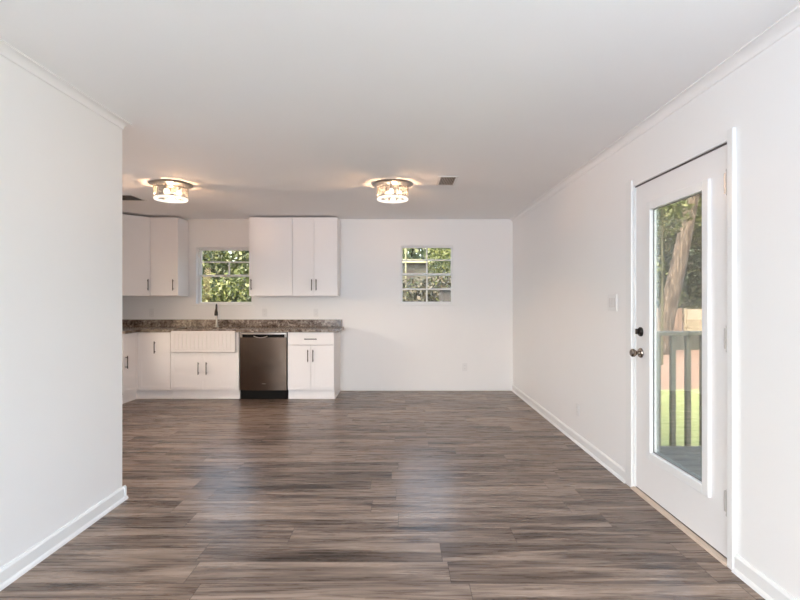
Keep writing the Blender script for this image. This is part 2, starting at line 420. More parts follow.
o = MB().prism([(XR-u, v) for u, v in crown(0.045, 0.055)], 'Y', YR, YB)
tag(o.build('trim_1', WALL), 'small white cove moulding where right wall meets ceiling', 'moulding', kind='structure')
o = MB(); o.prism([(XL+u, v) for u, v in crown(0.038, 0.05)], 'Y', YR, YE)
o.prism([(YE+u, v) for u, v in crown(0.045, 0.05)], 'X', XL-0.12, XL)
# mitre at the corner
b = bmesh.new(); pa = crown(0.038, 0.05); pb = crown(0.045, 0.05)
tip = [b.verts.new((XL+pa[i][0], YE+pb[i][0], pa[i][1])) for i in range(len(pa))]
ya = [b.verts.new((XL+pa[i][0], YE, pa[i][1])) for i in range(len(pa))]
xa = [b.verts.new((XL, YE+pb[i][0], pb[i][1])) for i in range(len(pa))]
for i in range(len(pa)-1):
    for A in (ya, xa):
        try: b.faces.new((tip[i], tip[i+1], A[i+1], A[i]))
        except ValueError: pass
bmesh.ops.remove_doubles(b, verts=b.verts[:], dist=1e-5); o.merge(b)
tag(o.build('trim_2', WALL), 'small white cove moulding atop the left wall, returning at its end', 'moulding', kind='structure')

# ------------------------------------------------------------------ windows in the back wall
def make_window(idx, w, label, lower_muntins, upper_h, vert_partial):
    x0, x1, z0, z1 = w
    yf = YB+(0.06 if idx == 1 else 0.015)
    root = empty('window_%d' % idx, ((x0+x1)/2, YB, z0), label, 'window', kind='structure')
    fr = MB(); t = 0.012
    fr.box(x0, x0+t, yf, yf+0.09, z0, z1); fr.box(x1-t, x1, yf, yf+0.09, z0, z1)
    fr.box(x0+t, x1-t, yf, yf+0.09, z1-t, z1); fr.box(x0+t, x1-t, yf, yf+0.09, z0, z0+t*0.8)
    fr.build('window_frame', TRIM, root)
    zm = (z0+z1)/2 + 0.0
    mu = 0.020
    def sash(name, za, zb, y, hs, vs_):
        s = MB(); st = 0.016; xa, xb = x0+t, x1-t
        s.box(xa, xa+st, y, y+0.03, za, zb, 0.003); s.box(xb-st, xb, y, y+0.03, za, zb, 0.003)
        s.box(xa+st-.002, xb-st+.002, y, y+0.03, zb-0.022, zb, 0.003); s.box(xa+st-.002, xb-st+.002, y, y+0.03, za, za+0.020, 0.003)
        for h in hs: s.box(xa+st, xb-st, y+0.006, y+0.024, h-mu/2, h+mu/2, 0.003)
        for xv, a, b_ in vs_: s.box(xv-mu/2, xv+mu/2, y+0.006, y+0.024, a, b_, 0.003)
        so = s.build(name, TRIM, root)
        MB().box(xa+st*.5, xb-st*.5, y+0.013, y+0.017, za+0.013, zb-0.013).build('pane', GLASS, so)
    zh = (zm+z1)/2+0.0
    xc = (x0+x1)/2
    sash('upper_sash', zm-0.012, z1-t, yf+0.048, [zh], [(xc, vert_partial if vert_partial else zm, z1-t-0.01)] if not vert_partial else [(xc+0.03, zm+0.01, zh)])
    zl = (z0+zm)/2-0.0
    sash('lower_sash', z0+t*0.8, zm+0.018, yf+0.012, [zl] if lower_muntins else [], [(xc, z0+0.03, zm)] if lower_muntins else [])
    lk = MB(); lk.box(xc-0.025, xc+0.025, yf-0.004, yf+0.012, zm+0.004, zm+0.018, 0.003); lk.build('sash_lock', NICKEL, root)
    si = MB(); si.box(x0-0.055, x1+0.055 if idx == 2 else x1+0.02, YB-0.022, YB-0.0005, z0-0.022, z0-0.002, 0.004)
    si.box(x0+0.001, x1-0.001, YB-0.001, yf, z0+0.0005, z0+0.006)
    si.build('window_sill', WALL, root)
    return root
make_window(1, W1, 'small sash window over the kitchen sink with leaves outside', False, 0.25, 0.2)
make_window(2, W2, 'small white grid sash window in the open back wall', True, 0.25, None)

# ------------------------------------------------------------------ glazed door in the right wall
door = empty('door_1', (XR, (DY0+DY1)/2, 0), 'white exterior door with tall glass panel in the right wall', 'door', kind='structure')
gy0, gy1, gz0, gz1 = 2.532, 3.060, 0.318, 1.866
sx0, sx1 = XR+0.008, XR+0.040
s = MB()
e_ = 0.046
s.box(sx0, sx1, 2.345, gy0-e_, 0.022, 2.056); s.box(sx0, sx1, gy1+e_, 3.272, 0.022, 2.056)
s.box(sx0, sx1, gy0-e_, gy1+e_, 0.022, gz0-e_); s.box(sx0, sx1, gy0-e_, gy1+e_, gz1+e_, 2.056)
s.build('door_slab', DOORP, door)
lf = MB()
def ring(mb, xa, xb, ya, yb, za, zb, w, bev):
    mb.box(xa, xb, ya-w, ya, za-w, zb+w, bev); mb.box(xa, xb, yb, yb+w, za-w, zb+w, bev)
    mb.box(xa, xb, ya-.001, yb+.001, za-w, za, bev); mb.box(xa, xb, ya-.001, yb+.001, zb, zb+w, bev)
ring(lf, XR-0.010, sx0+0.008, gy0, gy1, gz0, gz1, 0.052, 0.004)
ring(lf, sx1-0.001, sx1+0.003, gy0-0.046, gy1+0.046, gz0-0.046, gz1+0.046, 0.03, 0.001)
lf.build('lite_frame', TRIM, door)
g = MB(); g.box(XR+0.018, XR+0.022, gy0-0.045, gy1+0.045, gz0-0.045, gz1+0.045); g.build('glass_panel', GLASS, door)
bd = MB()
for (a, b_, c, d) in ((gy0, gy0+0.006, gz0, gz1), (gy1-0.006, gy1, gz0, gz1), (gy0, gy1, gz0, gz0+0.008), (gy0, gy1, gz1-0.005, gz1)):
    bd.box(XR+0.012, XR+0.0175, a, b_, c, d)
bd.build('glazing_bead', mat('grey_glazing_seal', (0.20, 0.19, 0.18, 1), 0.6, noise=0.1), door)
for zc in (1.865, 1.10, 0.30):
    h = MB(); h.cyl((XR-0.003, 2.338, zc-0.055), (XR-0.003, 2.338, zc+0.055), 0.008, seg=14); h.sphere((XR-0.003, 2.338, zc-0.058), 0.009)
    h.sphere((XR-0.003, 2.338, zc+0.058), 0.009); h.box(XR-0.001, XR+0.0085, 2.338, 2.370, zc-0.05, zc+0.05)
    h.build('hinge', mat('painted_hinge', (0.74, 0.71, 0.68, 1), 0.25, metal=0.2, noise=0.02), door, smooth=True)
ky = 3.205
k = MB(); k.lathe((XR+0.008, ky, 0.937), [(0.0, -0.012), (0.028, -0.012), (0.033, -0.006), (0.033, 0)], axis='X')
k.lathe((XR+0.008, ky, 0.937), [(0.012, 0), (0.011, -0.03), (0.018, -0.036), (0.027, -0.048), (0.027, -0.060), (0.020, -0.068), (0.0, -0.070)], axis='X')
k.build('door_knob', KNOBM, door, smooth=True)
k = MB(); k.lathe((XR+0.008, ky, 1.078), [(0.031, 0), (0.031, -0.008), (0.024, -0.016), (0, -0.017)], axis='X')
k.box(XR-0.03, XR-0.006, ky-0.005, ky+0.005, 1.062, 1.098, 0.003); k.build('deadbolt', BLACKM, door, smooth=True)
j = MB()
j.box(XR+0.001, XR+T, DY0+0.0005, 2.3395, 0, DZ-0.001); j.box(XR+0.001, XR+T, 3.2775, DY1-0.0005, 0, DZ-0.001)
tag(j.build('trim_3', TRIM), 'white door jamb lining the sides of the doorway', 'door jamb', kind='structure')
gp = MB(); gp.box(XR+0.004, XR+0.03, 2.34, 3.277, 2.0565, 2.0645); gp.box(XR+0.006, XR+0.03, 2.345, 3.275, 0.0165, 0.0215)  # dark strips stand in for shade in the gaps above and below the door
gp.build('gap_shade', DARKGAP, door)
c = MB(); c.box(XR-0.020, XR, 2.280, 2.322, 0, 2.112, 0.004)
tag(c.build('trim_7', TRIM), 'white upright casing on the hinge side of the glazed door', 'door casing', kind='structure')
c = MB(); c.box(XR-0.018, XR, 3.290, 3.372, 0, 2.110, 0.004)
tag(c.build('trim_4', TRIM), 'white upright casing on the knob side of the glazed door', 'door casing', kind='structure')
c = MB(); c.box(XR-0.005, XR, 2.322, 3.290, 2.0655, 2.110, 0.001)
tag(c.build('trim_5', WALL), 'thin flat white board above the glazed door', 'door casing', kind='structure')
c = MB(); c.prism([(XR-0.024, 0), (XR+T, 0), (XR+T, 0.012), (XR+0.0, 0.016), (XR-0.02, 0.012)], 'Y', 2.325, 3.284)
tag(c.build('trim_6', OAK), 'pale wood threshold strip under the glazed door', 'threshold', kind='structure')

# ------------------------------------------------------------------ kitchen cabinets
YF = 6.22           # face of base doors
CB, CT = 0.122, 0.872
def pull(x, y, z0, z1, parent, axis='z', nrm=(0, -1)):
    """bar pull standing off a face whose outward direction is nrm (x, y)."""
    nx, ny = nrm; r = 0.0055; d = 0.028
    m = MB()
    if axis == 'z':
        m.cyl((x+nx*d, y+ny*d, z0), (x+nx*d, y+ny*d, z1), r, seg=12)
        for z in (z0+0.02, z1-0.02): m.cyl((x, y, z), (x+nx*d, y+ny*d, z), r*0.9, seg=10)
    else:
        tx, ty = -ny, nx; L = (z1-z0)/2; zc = axis
        m.cyl((x+nx*d-tx*L, y+ny*d-ty*L, zc), (x+nx*d+tx*L, y+ny*d+ty*L, zc), r, seg=12)
        for q in (-L+0.02, L-0.02): m.cyl((x+tx*q, y+ty*q, zc), (x+nx*d+tx*q, y+ny*d+ty*q, zc), r*0.9, seg=10)
    return m.build('handle', BLACKM, parent, smooth=True)
def shaker(x0, x1, z0, z1, y, name, root, g=0.0015, flat=False):
    """slab door with a slightly raised frame, face at y (facing -Y)."""
    x0 += g; x1 -= g; z0 += g; z1 -= g
    m = MB()
    m.box(x0, x1, y+0.0025, y+0.019, z0, z1)
    if flat: m.box(x0, x1, y, y+0.003, z0, z1, 0.001)
    else:
        w = 0.05
        m.box(x0, x0+w, y, y+0.003, z0, z1, 0.0008); m.box(x1-w, x1, y, y+0.003, z0, z1, 0.0008)
        m.box(x0+w, x1-w, y, y+0.003, z0, z0+w, 0.0008); m.box(x0+w, x1-w, y, y+0.003, z1-w, z1, 0.0008)
    return m.build(name, CAB, root)

def base_carcass(root, x0, x1, toe_right=False, sink=False):
    m = MB(); p = 0.018
    m.box(x0, x0+p, YF+0.019, YB-0.002, CB, CT); m.box(x1-p, x1, YF+0.019, YB-0.002, CB, CT)
    m.box(x0+p, x1-p, YF+0.019, YB-0.002, CB, CB+p); m.box(x0+p, x1-p, YB-0.02, YB-0.002, CB+p, CT)
    m.box(x0+p, x1-p, YF+0.019, YF+0.037, 0.60 if sink else CT-0.03, 0.615 if sink else CT)
    m.build('carcass', CAB, root)
    t = MB(); t.box(x0, x1, YF+0.045, YF+0.060, 0.0005, CB); t.box(x0, x1, YF+0.032, YF+0.046, 0.0005, 0.018, 0.003)
    if toe_right:
        t.box(x1-0.016, x1, YF+0.06, YB-0.012, 0.0005, CB); t.box(x1-0.001, x1+0.012, YF+0.032, YB-0.012, 0.0005, 0.03, 0.003)
    t.build('toe_kick', CAB, root)

# end cabinet: drawer above a pair of doors
x0, x1 = -1.468, -0.868
r_ = empty('base_cabinet', ((x0+x1)/2, 6.53, 0), 'white base cabinet with one drawer and two doors right of dishwasher', 'cabinet')
base_carcass(r_, x0, x1, True)
xm = (x0+x1)/2
d = shaker(x0, x1, 0.708, CT, YF, 'drawer', r_, flat=True); pull(xm, YF, -0.08, 0.08, d, 0.785)
d = shaker(x0, xm, CB, 0.706, YF, 'door', r_); pull(xm-0.037, YF, 0.49, 0.645, d)
d = shaker(xm, x1, CB, 0.706, YF, 'door', r_); pull(xm+0.030, YF, 0.49, 0.645, d)
# sink cabinet
x0, x1 = -2.985, -2.100
r_ = empty('sink_cabinet', ((x0+x1)/2, 6.53, 0), 'white two-door base cabinet beneath the farmhouse sink', 'cabinet')
base_carcass(r_, x0, x1, False, True)
fs = MB(); fs.box(x0+0.0015, x0+0.018, YF, YF+0.019, 0.614, CT).build('face_stile', CAB, r_); fs = MB(); fs.box(x1-0.034, x1-0.0015, YF, YF+0.019, 0.614, CT); fs.box(x1-0.034, x1-0.0015, YF, YF+0.019, CB, 0.614)
fs.build('face_stile', CAB, r_)
xm = -2.567
d = shaker(x0, xm, CB, 0.610, YF, 'door', r_); pull(xm-0.052, YF, 0.325, 0.485, d)
d = shaker(xm, x1-0.035, CB, 0.610, YF, 'door', r_); pull(xm+0.052, YF, 0.325, 0.485, d)
# L-shaped corner base cabinet
XF = -3.413                      # face of the run on the kitchen's left wall
r_ = empty('corner_base_cabinet', (-3.6, 6.5, 0), 'white corner base cabinet left of the sink with two doors meeting', 'cabinet')
yn = 5.890
m = MB(); m.prism([(XK+0.002, YB-0.002), (-2.987, YB-0.002), (-2.987, YF+0.019), (XF-0.019, YF+0.019), (XF-0.019, yn), (XK+0.002, yn)], 'Z', CB, CT)
m.build('carcass', CAB, r_)
d = shaker(XF+0.002, -2.987, CB, CT, YF, 'door', r_); pull(-3.185, YF, 0.60, 0.755, d)
m = MB(); m.box(XF-0.019, XF-0.0025, yn+0.002, YF-0.002, CB, CT)
for (a, b_, c_, d_) in ((yn+0.002, yn+0.05, CB, CT), (YF-0.05, YF-0.002, CB, CT), (yn+0.05, YF-0.05, CB, CB+0.05), (yn+0.05, YF-0.05, CT-0.05, CT)):
    m.box(XF-0.003, XF, a, b_, c_, d_)
d = m.build('door', CAB, r_); pull(XF, yn+0.055, 0.44, 0.60, d, nrm=(1, 0))
t = MB(); t.box(XF-0.045, -2.987, YF+0.045, YF+0.060, 0.0005, CB); t.box(XF-0.060, XF-0.045, yn, YF+0.060, 0.0005, CB)
t.box(XF-0.032, -2.987, YF+0.032, YF+0.046, 0.0005, 0.018, 0.003); t.box(XF-0.046, XF-0.032, yn, YF+0.046, 0.0005, 0.018, 0.003)
t.build('toe_kick', CAB, r_)

# countertop with a notch for the sink and a low backsplash
SX0, SX1 = -2.962, -2.136
ct = empty('countertop', (-2.3, 6.5, CT+0.002), 'speckled brown grey granite worktop with low backsplash', 'countertop')
m = MB(); z0, z1 = CT+0.001, 0.910
yo = YF-0.025; xo = XF+0.025
m.prism([(XK+0.002, yn), (xo, yn), (xo, yo), (SX0, yo), (SX0, 6.655), (SX1, 6.655), (SX1, yo), (-0.812, yo), (-0.812, YB-0.002), (XK+0.002, YB-0.002)], 'Z', z0, z1)
m.box(SX0-0.001, SX1+0.001, yo-0.006, yo+0.07, 0.892, 0.910)
m.build('slab', GRANITE, ct)
m = MB(); m.box(XK+0.002, -0.835, YB-0.024, YB-0.002, 0.9105, 1.012, 0.002); m.box(XK+0.002, XK+0.024, yn, YB-0.026, 0.9105, 1.012, 0.002)
m.build('backsplash', GRANITE, ct)

# farmhouse sink with fluted apron
sk = empty('farmhouse_sink', ((SX0+SX1)/2, 6.4, 0.62), 'white apron-front farmhouse sink with fluted face', 'sink')
sx0, sx1 = SX0+0.002, SX1-0.002; ya, yb = YF-0.045, 6.650; za, zb = 0.618, 0.890
m = MB(); w = 0.028
m.box(sx0, sx0+w, ya+w, yb, za+0.02, zb, 0.006); m.box(sx1-w, sx1, ya+w, yb, za+0.02, zb, 0.006)
m.box(sx0, sx1, yb-w, yb, za+0.02, zb, 0.006); m.box(sx0+.003, sx1-.003, ya+w, yb-.003, za+0.02, za+0.045)
m.build('basin', SINKM, sk)
m = MB(); m.box(sx0, sx1, ya+0.006, ya+w+0.004, za, zb, 0.006)
m.box(sx0, sx0+0.05, ya, ya+0.01, za, zb, 0.004); m.box(sx1-0.05, sx1, ya, ya+0.01, za, zb, 0.004)
m.box(sx0+.04, sx1-.04, ya, ya+0.01, zb-0.035, zb, 0.004); m.box(sx0+.04, sx1-.04, ya, ya+0.01, za, za+0.03, 0.004)
n = 14
for i in range(n):
    cx = sx0+0.05+(sx1-sx0-0.10)*(i+0.5)/n; hw = (sx1-sx0-0.10)/n/2-0.005
    m.box(cx-hw, cx+hw, ya+0.001, ya+0.01, za+0.03, zb-0.033, 0.003)
m.build('apron', SINKM, sk)
MB().cyl((-2.55, 6.45, za+0.0455), (-2.55, 6.45, za+0.049), 0.045).build('drain', NICKEL, sk, smooth=True)

# faucet
fx, fy = -2.572, 6.70
fa = empty('kitchen_faucet', (fx, fy, 0.9105), 'short dark pull-down faucet behind the farmhouse sink', 'faucet')
MB().lathe((fx, fy, 0.911), [(0, 0), (0.028, 0), (0.028, 0.01), (0.017, 0.018), (0.013, 0.16), (0.012, 0.165), (0, 0.165)]).build('base', NICKEL, fa, smooth=True)
ux, uy = 0.30, -0.954
pts = [(fx, fy, 1.07), (fx, fy, 1.17)]
for i in range(0, 11):
    a = math.pi*i/10; q = 0.06-0.06*math.cos(a); pts.append((fx+ux*q, fy+uy*q, 1.17+0.06*math.sin(a)))
pts.append((fx+ux*0.12, fy+uy*0.12, 1.16))
MB().tube(pts, 0.010).build('spout', BLACKM, fa, smooth=True)
MB().lathe((fx+ux*0.12, fy+uy*0.12, 1.075), [(0, 0), (0.020, 0), (0.024, 0.015), (0.020, 0.06), (0.012, 0.095), (0, 0.095)]).build('spray_head', BLACKM, fa, smooth=True)
MB().cyl((fx+0.012, fy, 0.985), (fx+0.07, fy, 1.02), 0.006, 0.005, seg=10).build('lever', NICKEL, fa, smooth=True)

# dishwasher
x0, x1 = -2.092, -1.478
dw = empty('dishwasher', ((x0+x1)/2, 6.5, 0), 'dark brown stainless dishwasher set between white cabinets', 'dishwasher')
MB().box(x0+0.004, x1-0.004, YF+0.03, YB-0.03, 0.10, 0.868).build('body', BLACKP, dw)
# door, slightly bowed in plan
m = MB(); n = 16; pl = []
for i in range(n+1):
    u = i/n; pl.append((x0+0.006+(x1-x0-0.012)*u, YF-0.006-0.014*math.sin(math.pi*u)))
m.prism(pl+[(x1-0.006, YF+0.03), (x0+0.006, YF+0.03)], 'Z', 0.122, 0.805)
m.build('door', STEEL, dw, smooth=True)
m = MB(); m.prism([(x0+0.006, YF+0.03)]+pl+[(x1-0.006, YF+0.03)], 'Z', 0.845, 0.866)
for a, b_ in ((x0+0.006, x0+0.03), (x1-0.03, x1-0.006)): m.box(a, b_, YF-0.006, YF+0.03, 0.805, 0.846)
m.build('control_panel', mat('grey_trim_steel', (0.42, 0.37, 0.33, 1), 0.35, metal=0.8, noise=0.06), dw)
m = MB(); m.box(x0+0.03, x1-0.03, YF+0.018, YF+0.03, 0.805, 0.845); m.build('handle_recess', BLACKP, dw)
m = MB(); hp = []
for i in range(13):
    u = -1+2*i/12; hp.append(((x0+x1)/2-0.03+u*0.09, YF-0.012, 0.822-0.022*(1-u*u)))
m.tube(hp, 0.009, 10); m.build('handle', mat('polished_steel', (0.7, 0.66, 0.62, 1), 0.15, metal=1.0, noise=0.03), dw, smooth=True)
m = MB(); m.box(x0+0.012, x1-0.012, YF+0.025, YF+0.04, 0.001, 0.120); m.build('toe_panel', BLACKP, dw)
MB().box(-1.80, -1.745, YF-0.0215, YF-0.019, 0.205, 0.211).build('badge', mat('badge_steel', (0.3, 0.26, 0.22, 1), 0.3, metal=1.0, noise=0.05), dw)

# wall cabinets
YU = 6.51; UB, UT = 1.345, 2.412
def wall_box(root, x0, x1):
    MB().box(x0, x1, YU+0.019, YB-0.002, UB, UT, 0.001).build('carcass', CAB, root)
x0, x1 = -2.062, -1.477
r_ = empty('wall_cabinet', ((x0+x1)/2, 6.67, UB), 'wide single-door white wall cabinet just right of the sink window', 'cabinet', 'white wall cabinets')
wall_box(r_, x0, x1); d = shaker(x0, x1, UB, UT, YU, 'door', r_, flat=True); pull(x0+0.035, YU, 1.425, 1.575, d)
x0, x1 = -1.474, -0.862
r_ = empty('wall_cabinet', ((x0+x1)/2, 6.67, UB), 'two-door white wall cabinet at the right end of the run', 'cabinet', 'white wall cabinets')
wall_box(r_, x0, x1); xm = -1.180
d = shaker(x0, xm, UB, UT, YU, 'door', r_, flat=True); pull(xm-0.030, YU, 1.42, 1.57, d)
d = shaker(xm, x1, UB, UT, YU, 'door', r_, flat=True); pull(xm+0.032, YU, 1.42, 1.57, d)
x0, x1 = -3.403, -3.025
r_ = empty('wall_cabinet', ((x0+x1)/2, 6.67, UB), 'narrow single-door white wall cabinet left of the sink window', 'cabinet', 'white wall cabinets')
wall_box(r_, x0, x1); d = shaker(x0, x1, UB, UT, YU, 'door', r_, flat=True); pull(x1-0.06, YU, 1.42, 1.57, d)
r_ = empty('corner_wall_cabinet', (-3.8, 6.6, UB), 'angled white corner wall cabinet partly behind the left wall', 'cabinet')
P0 = Vector((-3.405, YU+0.012, 0)); P1 = Vector((-3.712, 6.205, 0)); dr = (P1-P0).normalized(); nr = Vector((-dr.y, dr.x, 0))
if nr.y > 0: nr = -nr
m = MB(); q = 0.019
m.prism([(XK+0.002, YB-0.002), (-3.405, YB-0.002), (P0.x-nr.x*0+0, P0.y+0.02), (P1.x-0.002, P1.y+0.02), (XK+0.002, P1.y+0.02)], 'Z', UB, UT)
m.build('carcass', CAB, r_)
m = MB(); A = P0+dr*0.012; B = P1-dr*0.012
m.prism([(A.x, A.y), (B.x, B.y), (B.x+nr.x*q, B.y+nr.y*q), (A.x+nr.x*q, A.y+nr.y*q)], 'Z', UB+0.002, UT-0.002)
d = m.build('door', CAB, r_)
hc = P0+dr*0.045+nr*q; pull(hc.x, hc.y, 1.42, 1.57, d, nrm=(nr.x, nr.y))

# ------------------------------------------------------------------ outlets and switches
def outlet(loc, face, label, group=None):
    """face 'Y': on a wall facing -Y; 'X': on the right wall facing -X."""
    r = empty('wall_outlet', loc, label, 'outlet', group)
    x, y, z = loc
    def bx(m, u0, u1, d0, d1, z0, z1, bev=0.0):
        if face == 'Y': m.box(x+u0, x+u1, y-d1, y-d0, z+z0, z+z1, bev)
        else: m.box(x-d1, x-d0, y+u0, y+u1, z+z0, z+z1, bev)
    m = MB(); bx(m, -0.035, 0.035, 0.0005, 0.006, -0.057, 0.057, 0.002); m.build('plate', PLATE, r)
    for c_ in (-0.022, 0.022):
        m = MB(); bx(m, -0.017, 0.017, 0.005, 0.008, c_-0.015, c_+0.015, 0.003); so = m.build('socket', PLATE, r)
        m = MB(); bx(m, -0.008, -0.006, 0.0079, 0.0084, c_-0.004, c_+0.006); bx(m, 0.006, 0.008, 0.0079, 0.0084, c_-0.004, c_+0.006); m.build('slot', PLATE2, so)
    return r
outlet((0.91, YB, 0.335), 'Y', 'white power outlet low on back wall under the grid window')
outlet((XR, 4.325, 0.303), 'X', 'white power outlet low on the right wall beyond the door')
for x, s_ in ((-3.55, 'left of the sink faucet'), (-1.94, 'just right of the sink window above dishwasher'), (-1.21, 'under the two-door wall cabinet at right end')):
    outlet((x, YB, 1.11), 'Y', 'small white outlet above granite backsplash, '+s_, 'outlets above the backsplash')
sw = empty('light_switch', (XR, 3.60, 1.268), 'white two-gang light switch plate beside the glazed door', 'light switch')
MB().box(XR-0.007, XR-0.0005, 3.535, 3.690, 1.208, 1.333, 0.002).build('plate', PLATE, sw)
for yc in (3.575, 3.612, 3.650):
    MB().box(XR-0.0085, XR-0.006, yc-0.012, yc+0.012, 1.235, 1.306, 0.001).build('rocker', mat('rocker_plastic', (0.70, 0.67, 0.65, 1), 0.3, noise=0.02), sw)

# ------------------------------------------------------------------ ceiling vents
def vent(x0, x1, y0, y1, label):
    r = empty('ceiling_vent', ((x0+x1)/2, (y0+y1)/2, H), label, 'vent', 'ceiling vents')
    f = 0.022
    m = MB()
    m.box(x0, x0+f, y0, y1, H-0.008, H-0.0005, 0.002); m.box(x1-f, x1, y0, y1, H-0.008, H-0.0005, 0.002)
    m.box(x0+f, x1-f, y0, y0+f, H-0.008, H-0.0005, 0.002); m.box(x0+f, x1-f, y1-f, y1, H-0.008, H-0.0005, 0.002)
    m.build('frame', PLATE, r)
    MB().box(x0+f, x1-f, y0+f, y1-f, H-0.0025, H-0.0005).build('duct_shade_panel', mat('duct_shade', (0.10, 0.085, 0.075, 1), 0.8, noise=0.05), r)  # flat dark panel stands in for the shade inside the duct
    n = 9; vr = mat('vent_louvre', (0.34, 0.31, 0.29, 1), 0.5, noise=0.03)
    for i in range(n):
        xa = x0+f+(x1-x0-2*f)*(i+0.5)/n
        b = MB(); b.prism([(xa-0.003, H-0.003), (xa-0.001, H-0.003), (xa+0.004, H-0.008), (xa+0.002, H-0.008)], 'Y', y0+f, y1-f); b.build('louvre', vr, r)
vent(0.350, 0.535, 4.45, 4.80, 'small white framed ceiling vent right of the round light')
vent(-3.22, -2.93, 5.22, 5.54, 'ceiling vent over the kitchen half hidden behind the left wall')

# ------------------------------------------------------------------ round crystal ceiling lights
def ceiling_light(cx, cy, label):
    r = empty('ceiling_light', (cx, cy, H), label, 'ceiling light', 'round crystal ceiling lights')
    m = MB(); m.lathe((cx, cy, H), [(0, -0.0005), (0.200, -0.0005), (0.203, -0.003), (0.198, -0.008), (0.165, -0.014), (0.150, -0.016), (0.0, -0.016)], 56)
    m.build('ceiling_plate', NICKEL, r, smooth=True)
    for zz, rr in ((-0.046, 0.158), (-0.132, 0.158)):
        m = MB(); m.lathe((cx, cy, H+zz), [(rr-0.004, -0.004), (rr, -0.004), (rr, 0.004), (rr-0.004, 0.004), (rr-0.004, -0.004)], 56); m.build('metal_band', NICKEL, r)
    for i in range(24):
        a = 2*math.pi*i/24; ca, sa = math.cos(a), math.sin(a)
        b = bmesh.new(); bmesh.ops.create_cube(b, size=1)
        for v in b.verts: v.co = Vector((v.co.x*0.010, v.co.y*0.034, v.co.z*0.104))
        bmesh.ops.bevel(b, geom=[e for e in b.edges if abs(e.verts[0].co.z-e.verts[1].co.z) > 0.1], offset=0.004, segments=1, affect='EDGES')
        bmesh.ops.transform(b, matrix=Matrix.Translation((cx+0.150*ca, cy+0.150*sa, H-0.084)) @ Matrix.Rotation(a, 4, 'Z'), verts=b.verts[:])
        q = MB(); q.merge(b); q.build('crystal_panel', CRYSTAL, r)
    for i in range(8):
        a = 2*math.pi*(i+0.5)/8; p = Vector((cx+0.157*math.cos(a), cy+0.157*math.sin(a), 0))
        MB().cyl((p.x, p.y, H-0.148), (p.x, p.y, H-0.014), 0.003, seg=8).build('upright_rod', NICKEL, r)
    m = MB(); m.lathe((cx, cy, H-0.148), [(0.132, -0.010), (0.152, -0.010), (0.157, 0), (0.152, 0.010), (0.132, 0.010), (0.132, -0.010)], 56)
    m.build('diffuser_ring', DIFF, r, smooth=True)
    for i in range(3):
        a = 2*math.pi*i/3+0.35; p = Vector((cx+0.07*math.cos(a), cy+0.07*math.sin(a), H-0.088))
        so = MB(); so.cyl((p.x, p.y, H-0.0165), (p.x, p.y, H-0.065), 0.014, seg=16); sk_ = so.build('bulb_socket', NICKEL, r, smooth=True)
        MB().sphere(p, 0.026, (1, 1, 1.25)).build('bulb', BULB, sk_, smooth=True)
    ld = bpy.data.lights.new('ceiling_lamp_glow', 'POINT'); ld.energy = 17.0; ld.color = (1.0, 0.60, 0.34); ld.shadow_soft_size = 0.012
    lo = bpy.data.objects.new('lamp', ld); col.objects.link(lo); lo.parent = r; lo.location = (0.0, 0.0, -0.088)
    return r
ceiling_light(-2.285, 4.77, 'round lit crystal ceiling light over the kitchen, nearer the left wall')
ceiling_light(-0.083, 4.77, 'round lit crystal ceiling light near the middle, beside the vent')

# ------------------------------------------------------------------ outside: ground, porch, garden
G = -0.60
gm = MB(); gm.box(-40, 45, -20, 70, G-0.1, G)
tag(gm.build('ground', MULCH), 'brown ground covered in dry leaves beyond the lawn', 'ground', kind='structure')
lm = MB(); lm.prism([(XR+0.6, -4), (30, -4), (30, 9.2), (9, 9.9), (6.0, 10.1), (4, 9.8), (XR+0.6, 9.9)], 'Z', G, G+0.02)
tag(lm.build('lawn', LAWN), 'bright short green lawn beyond the porch railing', 'lawn', kind='structure')
dk = MB()
n = 36
for i in range(n):
    y0 = -0.3+i*0.1305; dk.box(XR+T+0.003, 3.45, y0, y0+0.126, -0.075, -0.045)
dk.box(XR+T+0.003, 3.45, -0.3, 4.39, -0.22, -0.076)
tag(dk.build('porch_deck', DECK), 'grey painted board porch outside the glazed door', 'deck', kind='structure')
rl = empty('porch_railing', (2.6, 4.42, -0.04), 'grey green wooden porch railing with square balusters outside the door', 'railing')
MB().box(XR+T+0.01, 3.45, 4.36, 4.50, 0.965, 1.000, 0.004).build('top_rail', RAILP, rl)
x = 2.357-0.138*4
while x < 3.40:
    MB().box(x-0.021, x+0.021, 4.392, 4.430, -0.20, 0.964, 0.002).build('baluster', RAILP, rl)
    x += 0.138
MB().box(3.40, 3.49, 4.392, 4.482, -0.60, 1.08, 0.004).build('post', RAILP, rl)
dr_ = random.Random(3)

